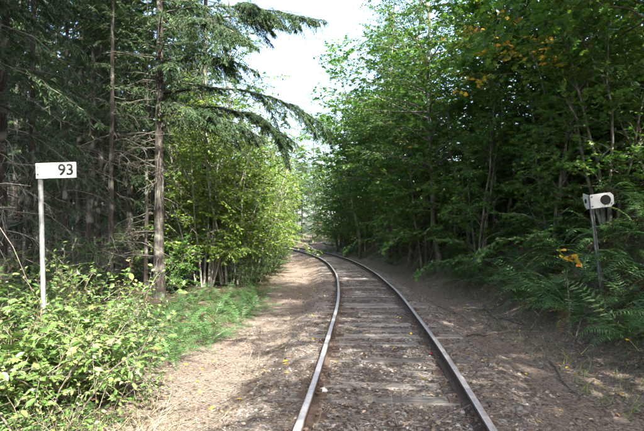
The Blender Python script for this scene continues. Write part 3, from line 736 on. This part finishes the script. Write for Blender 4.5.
# ------------------------------------------------------------------ foreground bushes on the left
def canes(seed, n, H, spread, lsize, nleaf=6, side=0., tm=OV, leafm='berry', twn=9, tint=.0, dirx=0.):
    rg = np.random.default_rng(seed)
    wood, fol = Geo(), Geo()
    az = rg.uniform(0, 6.28, n); el = rg.uniform(.75, 1.4, n); L = H * rg.uniform(.75, 1.2, n)
    d = np.stack([np.cos(az) * np.cos(el) * spread + dirx, np.sin(az) * np.cos(el) * spread, np.sin(el)], 1); d = unit(d)
    st = np.stack([rg.normal(0, .22, n), rg.normal(0, .22, n), np.full(n, -.05)], 1)
    ks = np.linspace(0, 1, 7); P = curve(st, d, L, rg.uniform(.1, .45, n), ks); P[:, 1:] += rg.normal(0, .02, (n, 6, 3))
    R = .011 * (1 - .85 * ks)[None, :] * rg.uniform(.6, 1.2, (n, 1))
    V, F = tubes(P, R, 5); wood.add(V, F, None, 0, True)
    for i in range(n):
        tt = np.linspace(.28, 1, twn); q, tq, _ = sample_path(P[i], R[i], tt)
        dd = unit(tq * .5 + rg.normal(0, .8, (twn, 3)) + np.array([0, 0, .15]))
        add_spray(rg, fol, fol, q, dd, .42 * rg.uniform(.5, 1.2, twn), rg.uniform(.05, .4, twn), nleaf, lsize, tm, tint)
    return wood.mesh('stems', ['twig']), fol.mesh('foliage', [leafm, 'twig'])
BERRY = [canes(51, 26, 1.25, 1.0, .066, 8, twn=11), canes(52, 16, 1.05, 1.2, .095, 6, twn=9, tm=MP, tint=.12), canes(53, 11, 1.9, .9, .062, 7, tint=.1), canes(54, 18, .7, 1.3, .055, 7)]
def bush(name, proto, x, y, label, group=None, rz=0., sc=1.):
    r = link(name, None, loc=(x, y, G(x, y)), rot=(0, 0, rz), sc=sc)
    link('stems', proto[0], r); link('foliage', proto[1], r)
    return tag(r, label, 'bush', group)
BCOL = [10, 46, 70, -15, 30, 105, 90, 5, 60, 75, -5]
BORD = [ORD[sorted(BCOL).index(c)].replace('nearest', 'first') for c in BCOL]
for i, (px, d, k, sc) in enumerate([(10, 5.0, 1, 1.15), (46, 5.1, 0, 1.25), (70, 5.4, 1, .95), (-15, 5.6, 0, 1.2), (30, 6.2, 0, 1.1), (105, 5.9, 3, 1.0), (90, 6.8, 1, .9), (5, 7.2, 0, 1.4), (60, 4.5, 3, .9), (75, 7.6, 0, 1.2), (-5, 6.4, 0, 1.35)]):
    bush('berry_bush', BERRY[k], at(px, d), d, ('low trailing' if k == 3 else 'light green') + ' berry bush, ' + BORD[i] + ' from the left edge in the sunlit clump', 'berry bushes at the lower left', i * 1.9, sc)
for i, (px, d, k, sc) in enumerate([(40, 7.0, 2, 1.0), (85, 7.4, 2, .95), (10, 7.8, 2, 1.05)]):
    bush('tall_berry_bush', BERRY[2], at(px, d), d, 'tall thin-caned bush with pale leaves arching behind the mile sign post', 'tall bushes behind the mile sign', i * 2.3, sc)

# ------------------------------------------------------------------ sword ferns
def frond_mesh(seed, L=.85, w=.085, mat='fern'):
    rg = np.random.default_rng(seed); n = 22
    g = Geo()
    ks = np.linspace(0, 1, 7)
    P = np.stack([L * (ks - .18 * ks ** 3), np.zeros(7), L * (.62 * ks - .75 * ks ** 2.2)], 1)
    V, F = tubes(P[None], (.0045 * (1 - .8 * ks))[None], 3); g.add(V, F, None, 0)
    t = np.linspace(.1, .99, n); p, tg, _ = sample_path(P, ks, t)
    up = unit(np.cross(tg, np.array([0, 1., 0])) * -1); up = np.where(up[:, 2:3] < 0, -up, up)
    for sgn in (-1, 1):
        a = tg * .35 + np.array([0, sgn, 0]) + rg.normal(0, .07, (n, 3)) - up * .15
        ln = w * 1.25 * np.sin(np.clip(t, .0, 1) ** .6 * np.pi * .96 + .06).clip(.1, 1) * rg.uniform(.88, 1.1, n)
        leaves(g, p, a, up + rg.normal(0, .12, (n, 3)), ln, (np.array([[0, 0, 0], [.3, .10, .0], [1, .0, -.05], [.3, -.10, .0]]), np.array([[0, 3, 2, 1]])), np.clip(rg.normal(.45, .15, n), 0, .93), 0)
    return g.mesh('frond', [mat])
FROND = [frond_mesh(s, L) for s, L in ((1, .8), (2, .95), (3, 1.1), (4, .7))]
FDRY = frond_mesh(9, .8, .07, 'fern_dry')
def fern(x, y, label, group, n=13, sc=1., lean=None):
    r = link('sword_fern', None, loc=(x, y, G(x, y) - .02))
    for i in range(n):
        a = i * 2.4 + random.gauss(0, .3)
        dry = random.random() < .07
        f = link('frond', FDRY if dry else FROND[random.randrange(4)], r, rot=(random.gauss(0, .25), random.uniform(-.75, .25) + (.45 if dry else 0), a), sc=sc * random.uniform(.75, 1.2))
    return tag(r, label, 'fern', group)
rg = np.random.default_rng(17)
n = 0; spots = []
for _ in range(4000):
    if n >= 165: break
    d = 6.3 * (20 / 6.3) ** rg.random(); u = 3.4 + 5.5 * rg.random() ** 1.4; x = float(xc(d)) + u
    if abs(x / d) > .72: continue
    if any((x - a) ** 2 + (d - b) ** 2 < .20 for a, b in spots): continue
    if abs(x - xr) < .3 and abs(d - DR) < .4: continue
    if x < xr + .25 and 5.9 < d < DR and x / d > .50 and x / d < .60: continue
    spots.append((x, d)); n += 1
    near = d < 12
    fern(x, d, 'sword fern with long arching fronds on the near slope of the right-hand bank', 'ferns on the right bank', 15 if near else 11, rg.uniform(1.1, 1.5))
for i, (px, d) in enumerate(((22, 4.5), (52, 4.4), (-6, 4.7), (92, 5.0))):
    fern(at(px, d), d, 'sunlit sword fern below the berry bushes, ' + ORD[[1, 2, 0, 3][i]].replace('nearest', 'first') + ' from the left edge', 'sunlit ferns at the lower left', 12, .75)
def far_fern_mesh(seed):
    rr = random.Random(seed); g = Geo()
    for i in range(11):
        me = FROND[i % 4]; n_ = len(me.vertices); co = np.empty(n_ * 3); me.vertices.foreach_get('co', co); co = co.reshape(-1, 3)
        r_ = np.array(Matrix.Rotation(i * 2.4 + rr.gauss(0, .3), 3, 'Z') @ Matrix.Rotation(rr.uniform(-.7, .25), 3, 'Y') @ Matrix.Rotation(rr.gauss(0, .25), 3, 'X')) * rr.uniform(.8, 1.2)
        g.n_ = g.n
        V = co @ r_.T
        g.add(V, np.array([list(p.vertices) for p in me.polygons]), np.full(n_, rr.uniform(.2, .8)))
    return g.mesh('far_fern', ['fern'])
FARF = [far_fern_mesh(1), far_fern_mesh(2)]
n = 0
while n < 110:
    d = rg.uniform(17, 50); x = float(xc(d)) + rg.uniform(2.9, 8.5)
    tag(link('sword_fern', FARF[n % 2], loc=(x, d, G(x, d)), rot=(0, 0, rg.uniform(0, 6)), sc=rg.uniform(1.0, 1.5)), 'sword fern far along the right-hand bank toward the bend', 'fern', 'ferns far along the right bank'); n += 1
n = 0; spots = []
for _ in range(2000):
    if n >= 42: break
    d = 7.2 * (15 / 7.2) ** rg.random(); x = float(xc(d)) - rg.uniform(2.9, 5.0)
    if any((x - a) ** 2 + (d - b) ** 2 < .3 for a, b in spots): continue
    spots.append((x, d)); n += 1
    fern(x, d, 'sword fern in the low bed between the left-hand trees and the track', 'ferns under the left trees', 13, rg.uniform(.8, 1.1))

# ------------------------------------------------------------------ low growth, litter, stones, sticks
def scatter_leaves(name, n, fx, tm, size, mat, label, cat, flat=.8, seed=1, lift=.012, tint=(.0, 1.)):
    rg = np.random.default_rng(seed); g = Geo()
    x, y = fx(rg, n); z = gh(x, y) + lift * rg.random(len(x))
    m = len(x)
    nr = np.array([0, 0, 1.]) * flat + rg.normal(0, .32, (m, 3)); a = rg.normal(0, 1, (m, 3)); a[:, 2] *= .25
    leaves(g, np.stack([x, y, z], 1), a, nr, size * rg.uniform(.5, 1.3, m), tm, rg.uniform(tint[0], tint[1], m))
    return tag(link(name, g.mesh(name, [mat])), label, cat, kind='stuff')
def near_d(rg, n, lo, hi): return lo * (hi / lo) ** rg.random(n)
def f_corr(rg, n):
    d = near_d(rg, n, 3.2, 34); u = rg.normal(0, 1.9, n).clip(-4.2, 4.4); return xc(d) + u, d
scatter_leaves('leaf_litter', 24000, f_corr, OV, .042, 'litter', 'dry brown and beige fallen leaves strewn over the track bed', 'leaf litter', seed=3, tint=(0, .97))
def f_bank(rg, n):
    d = near_d(rg, n, 5, 26); u = rg.uniform(2.2, 7, n); return xc(d) + u, d
scatter_leaves('bank_litter', 5000, f_bank, OV, .06, 'litter', 'brown fallen leaves lying on the right-hand bank', 'leaf litter', seed=4)
def f_yel(rg, n):
    d = near_d(rg, n, 3.6, 16); u = rg.uniform(-3, 4, n); return xc(d) + u, d
scatter_leaves('yellow_leaves', 130, f_yel, MP, .055, 'yellow', 'scattered yellow fallen leaves on the ground along the track', 'leaf litter', seed=5)
# stones of the ballast
def stones(n, seed):
    rg = np.random.default_rng(seed)
    d = near_d(rg, n, 3.2, 24); u = np.where(rg.random(n) < .75, rg.uniform(-1.5, 1.5, n), rg.normal(0, 1.7, n))
    x = xc(d) + u; z = gh(x, d)
    ph = (1 + 5 ** .5) / 2
    O = np.array([[-1, ph, 0], [1, ph, 0], [-1, -ph, 0], [1, -ph, 0], [0, -1, ph], [0, 1, ph], [0, -1, -ph], [0, 1, -ph], [ph, 0, -1], [ph, 0, 1], [-ph, 0, -1], [-ph, 0, 1]]) / 1.9 * np.array([1.15, .95, .6])
    F = np.array([[0, 11, 5], [0, 5, 1], [0, 1, 7], [0, 7, 10], [0, 10, 11], [1, 5, 9], [5, 11, 4], [11, 10, 2], [10, 7, 6], [7, 1, 8], [3, 9, 4], [3, 4, 2], [3, 2, 6], [3, 6, 8], [3, 8, 9], [4, 9, 5], [2, 4, 11], [6, 2, 10], [8, 6, 7], [9, 8, 1]])
    s = .012 * np.exp(rg.normal(0, .42, n)).clip(.4, 2.6)
    V = O[None] * (1 + rg.normal(0, .16, (n, 12, 3))) * s[:, None, None]
    a = rg.uniform(0, 6.28, n); c, sn = np.cos(a)[:, None], np.sin(a)[:, None]
    V = np.stack([V[:, :, 0] * c - V[:, :, 1] * sn, V[:, :, 0] * sn + V[:, :, 1] * c, V[:, :, 2]], -1)
    V += np.stack([x, d, z], 1)[:, None, :]
    g = Geo(); g.add(V.reshape(-1, 3), ((np.arange(n) * 12)[:, None, None] + F[None]).reshape(-1, 3), np.repeat(rg.random(n), 12))
    return tag(link('ballast_gravel', g.mesh('ballast_gravel', ['stone'])), 'small grey ballast stones bedded between and beside the rails', 'gravel', kind='stuff')
stones(20000, 8)
def needles(n, seed):
    rg = np.random.default_rng(seed); g = Geo()
    d = near_d(rg, n, 3.2, 20); u = rg.normal(0, 2.2, n).clip(-4, 5); x = xc(d) + u
    p = np.stack([x, d, gh(x, d) + .008], 1); a = rg.normal(0, 1, (n, 3)); a[:, 2] *= .12; a = unit(a)
    L = rg.uniform(.06, .34, n)
    P = curve(p, a, L, np.zeros(n), np.array([0, .5, 1.])); P[:, 1] += rg.normal(0, .06, (n, 3)) * L[:, None]
    V, F = tubes(P, (np.stack([np.full(n, .003), np.full(n, .003), np.full(n, .0015)], 1)), 3); g.add(V, F)
    return tag(link('twig_litter', g.mesh('twig_litter', ['bark_dead'])), 'small dry twigs littering the ground beside the rails', 'twigs', kind='stuff')
needles(6500, 9)

def blades(name, n, fx, L, mat, label, seed, w=.05, up=1.):
    rg = np.random.default_rng(seed); g = Geo()
    x, y = fx(rg, n); m = len(x)
    a = rg.normal(0, .55, (m, 3)); a[:, 2] = up * rg.uniform(.4, 1.2, m)
    T = (np.array([[0, w, 0], [.5, w * .8, .0], [1, w * .1, -.25], [1, -w * .1, -.25], [.5, -w * .8, 0], [0, -w, 0]]), np.array([[0, 5, 4, 1], [1, 4, 3, 2]]))
    leaves(g, np.stack([x, y, gh(x, y) - .01], 1), a, rg.normal(0, 1, (m, 3)), L * rg.uniform(.4, 1.3, m), T, rg.uniform(0, 1, m))
    return tag(link(name, g.mesh(name, [mat])), label, 'grass', kind='stuff')
def clump(cs, spread):
    def f(rg, n):
        i = rg.integers(len(cs), size=n); c = np.array(cs)[i]
        return c[:, 0] + rg.normal(0, spread, n), c[:, 1] + rg.normal(0, spread, n)
    return f
blades('dry_grass', 900, clump([(at(px, d), d) for px, d in ((60, 4.4), (110, 4.5), (90, 4.9), (30, 4.3), (130, 5.2), (150, 4.6), (10, 4.5))], .25), .24, 'straw', 'pale dry grass stems under the bushes at the lower left', 21, .011, .5)
blades('verge_grass', 900, lambda rg, n: (lambda d: (xc(d) - 3.0 - np.abs(rg.normal(0, .6, n)), d))(near_d(rg, n, 8, 30)), .13, 'grass', 'short green grass along the left edge of the clearing', 22, .03)
blades('bank_grass', 1800, lambda rg, n: (lambda d: (xc(d) + rg.uniform(2.3, 4.6, n), d))(near_d(rg, n, 5, 26)), .16, 'grass', 'thin green grass at the foot of the right-hand bank', 23, .03)
def herbs(name, n, fx, lsize, mat, label, seed, hmax=.25):
    rg = np.random.default_rng(seed); g = Geo()
    x, y = fx(rg, n); z = gh(x, y) + rg.random(n) ** 1.5 * hmax
    a = rg.normal(0, 1, (n, 3)); a[:, 2] *= .35
    nr = np.array([0, 0, .9]) + rg.normal(0, .35, (n, 3))
    leaves(g, np.stack([x, y, z], 1), a, nr, lsize * rg.uniform(.5, 1.2, n), OV, rg.uniform(0, .95, n))
    return tag(link(name, g.mesh(name, [mat])), label, 'ground cover', kind='stuff')
herbs('ground_cover', 1800, lambda rg, n: (lambda d: (xc(d) - 3.1 - np.abs(rg.normal(0, 1.3, n)), d))(near_d(rg, n, 5.5, 45)), .06, 'alder', 'low leafy ground cover along the left side of the clearing', 24)
herbs('bank_cover', 16000, lambda rg, n: (lambda d: (xc(d) + 3.2 + np.abs(rg.normal(0, 1.9, n)), d))(near_d(rg, n, 5, 50)), .06, 'alder', 'low leafy plants covering the right-hand bank between the ferns', 25, .3)

def stick(pts, r, label):
    """pts: (column, row) pixels on the ground"""
    W = []
    for px, py in pts:
        d = 8.
        for _ in range(12):
            x = at(px, d); d = (CAMH - (G(x, d) + r)) * FPX / (py - HZ)
        W.append((at(px, d), d))
    W = np.array(W); k = 10; t = np.linspace(0, 1, k) * (len(W) - 1); i = t.astype(int).clip(0, len(W) - 2); f = (t - i)[:, None]
    Q = W[i] * (1 - f) + W[i + 1] * f
    P = np.concatenate([Q, (gh(Q[:, 0], Q[:, 1]) + r * .9)[:, None]], 1)
    o = np.array(P[0]); P = P - o; P[:, 2] += np.abs(np.sin(np.linspace(0, 9, k))) * r * 1.5
    g = Geo(); V, F = tubes(P[None], (r * np.linspace(1, .45, k))[None], 7); g.add(V, F, None, 0, True)
    rg = np.random.default_rng(int(pts[0][0])); q, tq, _ = sample_path(P, np.ones(k), np.linspace(.3, .95, 5))
    dd = unit(tq + rg.normal(0, .7, (5, 3)) * np.array([1, 1, .5]) + np.array([0, 0, .25]))
    V, F = tubes(curve(q, dd, rg.uniform(.08, .3, 5), np.full(5, .3), np.array([0, .5, 1.])), np.stack([np.full(5, r * .5), np.full(5, r * .35), np.full(5, r * .12)], 1), 4); g.add(V, F)
    return tag(link('fallen_branch', g.mesh('fallen_branch', ['bark_dead']), loc=o), label, 'branch', 'fallen branches right of the track')
stick([(466, 308), (486, 309), (505, 304)], .030, 'fallen branch lying farthest up the right side of the track')
stick([(498, 317), (510, 320), (523, 324)], .016, 'thin pale fallen branch angled down toward the ferns')
stick([(466, 334), (490, 333), (514, 331)], .020, 'dark straight fallen branch lying level right of the track')
stick([(570, 345), (585, 338), (600, 334)], .016, 'short dark fallen stick near the foot of the right bank')
stick([(548, 325), (562, 322), (578, 330)], .013, 'thin pale curved twig at the edge of the ferns')
stick([(438, 305), (455, 313), (470, 322)], .014, 'thin fallen stick slanting beside the right-hand rail')

# ------------------------------------------------------------------ things that mark the picture
# boughs of the broadest fir reaching over the track
def boughs(parent_xy, specs, label_parent, seed):
    rg = np.random.default_rng(seed); g = Geo()
    bx, by = parent_xy; z0 = G(bx, by)
    for (pz, tx, ty, tz, dr) in specs:
        s = np.array([0, 0, pz - z0]); e = np.array([tx - bx, ty - by, tz - z0])
        v = e - s; L = np.linalg.norm(v[:2]); az = math.atan2(v[1], v[0])
        # choose the elevation so that the drooping arc ends at the target
        el = math.atan2(v[2] + dr * L * 1.05, L); ln = L / math.cos(el)
        bough_geo(rg, g, s[None], np.array([az]), np.array([ln]), np.array([el]), np.array([dr]), 120, 20, .8, .10, .020, .6)
        dv = np.array([math.cos(az) * math.cos(el), math.sin(az) * math.cos(el), math.sin(el)])
        tf = rg.uniform(.25, .92, 9); pf = s[None] + dv[None] * (ln * tf)[:, None]; pf[:, 2] -= dr * ln * tf ** 2
        sl_ = np.arctan2(dv[2] - 2 * dr * tf, math.cos(el))
        bough_geo(rg, g, pf, az + np.where(np.arange(9) % 2, 1, -1) * rg.uniform(.2, .75, 9), ln * rg.uniform(.14, .34, 9) * (1.15 - tf * .5), sl_ + rg.uniform(-.25, .3, 9), rg.uniform(.2, .7, 9), 44, 16, .7, .10, .016, .45)
        dead_twigs(rg, g, pf[:5] + 0., az + rg.uniform(-.9, .9, 5), rg.uniform(.4, .9, 5), rg.uniform(-.3, .4, 5), rg.uniform(.1, .5, 5), 7, 1)
    o = link('bough', g.mesh('bough', ['needle', 'bark_fir']), label_parent)
    o.matrix_parent_inverse = label_parent.matrix_basis.inverted(); o.location = (bx, by, z0)
    return o
main_fir = [o for o in COL.objects if o.get('label', '').startswith('tall dark fir with the broadest')][0]
def W(px, py, d): return (at(px, d), d, CAMH - (py - HZ) / FPX * d)
specs = []
for zt, (px, py, d), dr in ((116, (296, 142, 14.0), .55), (128, (262, 138, 13.0), .5), (92, (332, 128, 18.5), .42), (28, (326, 18, 15.0), .25), (10, (318, 22, 13.0), .25), (60, (258, 74, 13), .35), (20, (250, 44, 12.5), .35)):
    x, yy, z = W(px, py, d)
    specs.append((CAMH - (zt - HZ) / FPX * 15.0, x, yy, z, dr))
boughs((main_fir.location.x, main_fir.location.y), specs, main_fir, 77)

# yellowing leaves on one maple's outer limb
def sprays(parent, pts, n, seed, leafm, name, lsize=.10, tm=MP, L=.5, spread=(.5, .4, .22)):
    rg = np.random.default_rng(seed); g = Geo(); pts = np.array(pts)
    c = pts[rg.integers(len(pts), size=n)] + rg.normal(0, 1, (n, 3)) * np.array(spread) * .5
    d = unit(rg.normal(0, 1, (n, 3)) * np.array([1, 1, .3]) + np.array([-.5, -.3, 0]))
    add_spray(rg, g, g, c, d, L * rg.uniform(.6, 1.2, n), rg.uniform(.05, .3, n), 7, lsize, tm, rg.uniform(-.2, .4))
    # the limb that carries them, back to the trunk
    o = link(name, g.mesh(name, [leafm, 'twig']), parent)
    o.matrix_parent_inverse = parent.matrix_basis.inverted()
    return tag(o, 'yellow and orange autumn leaves', kind='stuff')
host = [o for o in COL.objects if o.name.startswith('maple_tree') and 'nearest maple' in o.get('label', '') or 'second maple' in o.get('label', '')][-1]
sprays(host, [W(px, py, 10.5) for px, py in ((470, 24), (485, 46), (500, 60), (525, 36), (545, 56), (560, 50), (515, 70), (450, 50), (580, 70))], 60, 15, 'hazel', 'pale_spray', .10, MP, .5, (.8, .7, .4))['label'] = 'yellow-green turning leaves'
sprays(host, [W(px, py, 10.5) for px, py in ((478, 30), (492, 40), (505, 38), (520, 42), (540, 44), (556, 42), (562, 62), (470, 80), (505, 48), (530, 52), (498, 18))], 42, 5, 'autumn', 'autumn_spray')
sap = link('maple_sapling', None, loc=(at(567, 8.3), 8.3, G(at(567, 8.3), 8.3)))
g = Geo(); P = np.array([[[0, 0, -.05], [.02, .0, .5], [-.02, 0, 1.0], [.02, .02, 1.35]]]); V, F = tubes(P, np.array([[.008, .007, .005, .002]]), 5); g.add(V, F)
link('stem', g.mesh('stem', ['twig']), sap)
sprays(sap, [W(px, py, 8.25) for px, py in ((565, 243), (569, 260), (566, 252))], 7, 6, 'autumn', 'leaf_spray', .075, MP, .16, (.08, .08, .08))
tag(sap, 'small maple sapling with yellow leaves among the ferns left of the dotted sign', 'sapling')
# small things lying by the rails
lf = Geo(); leaves(lf, np.zeros((1, 3)), np.array([[.6, .8, .05]]), np.array([[.1, -.5, 1.]]), np.array([.06]), MP, np.array([.5]))
xl, yl = at(429, 6.85), 6.85
tag(link('fallen_leaf', lf.mesh('fallen_leaf', ['red']), loc=(xl, yl, G(xl, yl) + .022)), 'single red fallen leaf lying just inside the right-hand rail', 'leaf')
rr = np.random.default_rng(61); xl, yl = at(324, 5.3), 5.3
ph = (1 + 5 ** .5) / 2
O = np.array([[-1, ph, 0], [1, ph, 0], [-1, -ph, 0], [1, -ph, 0], [0, -1, ph], [0, 1, ph], [0, -1, -ph], [0, 1, -ph], [ph, 0, -1], [ph, 0, 1], [-ph, 0, -1], [-ph, 0, 1]]) / 1.9
F = np.array([[0, 11, 5], [0, 5, 1], [0, 1, 7], [0, 7, 10], [0, 10, 11], [1, 5, 9], [5, 11, 4], [11, 10, 2], [10, 7, 6], [7, 1, 8], [3, 9, 4], [3, 4, 2], [3, 2, 6], [3, 6, 8], [3, 8, 9], [4, 9, 5], [2, 4, 11], [6, 2, 10], [8, 6, 7], [9, 8, 1]])
rk_ = Geo(); rk_.add(O * np.array([.05, .04, .03]) * (1 + rr.normal(0, .15, (12, 3))), F)
tag(link('pale_rock', rk_.mesh('pale_rock', ['sign_grey']), loc=(xl, yl, G(xl, yl) + .025)), 'pale fist-sized rock beside the joint of the left-hand rail', 'rock')
# bare lichen-covered twigs at the left edge
edge = [o for o in COL.objects if o.get('label', '').startswith('pale lichen covered trunk')][0]
tw = Geo(); n_ = 13
dead_twigs(np.random.default_rng(71), tw, np.stack([np.zeros(n_), np.zeros(n_), np.linspace(2.0, 4.6, n_)], 1), np.random.default_rng(72).uniform(-1.5, .7, n_), np.random.default_rng(73).uniform(.7, 1.5, n_),
           np.full(n_, -.1), np.random.default_rng(74).uniform(.1, .6, n_), 16)
o = link('lichen_twigs', tw.mesh('lichen_twigs', ['bark_pale']), edge); o.matrix_parent_inverse = edge.matrix_basis.inverted(); o.location = edge.location
tag(o, 'pale bare twigs hung with lichen', kind='stuff')
print('built', len(S.objects), 'objects;', sum(len(m.polygons) for m in bpy.data.meshes), 'faces')
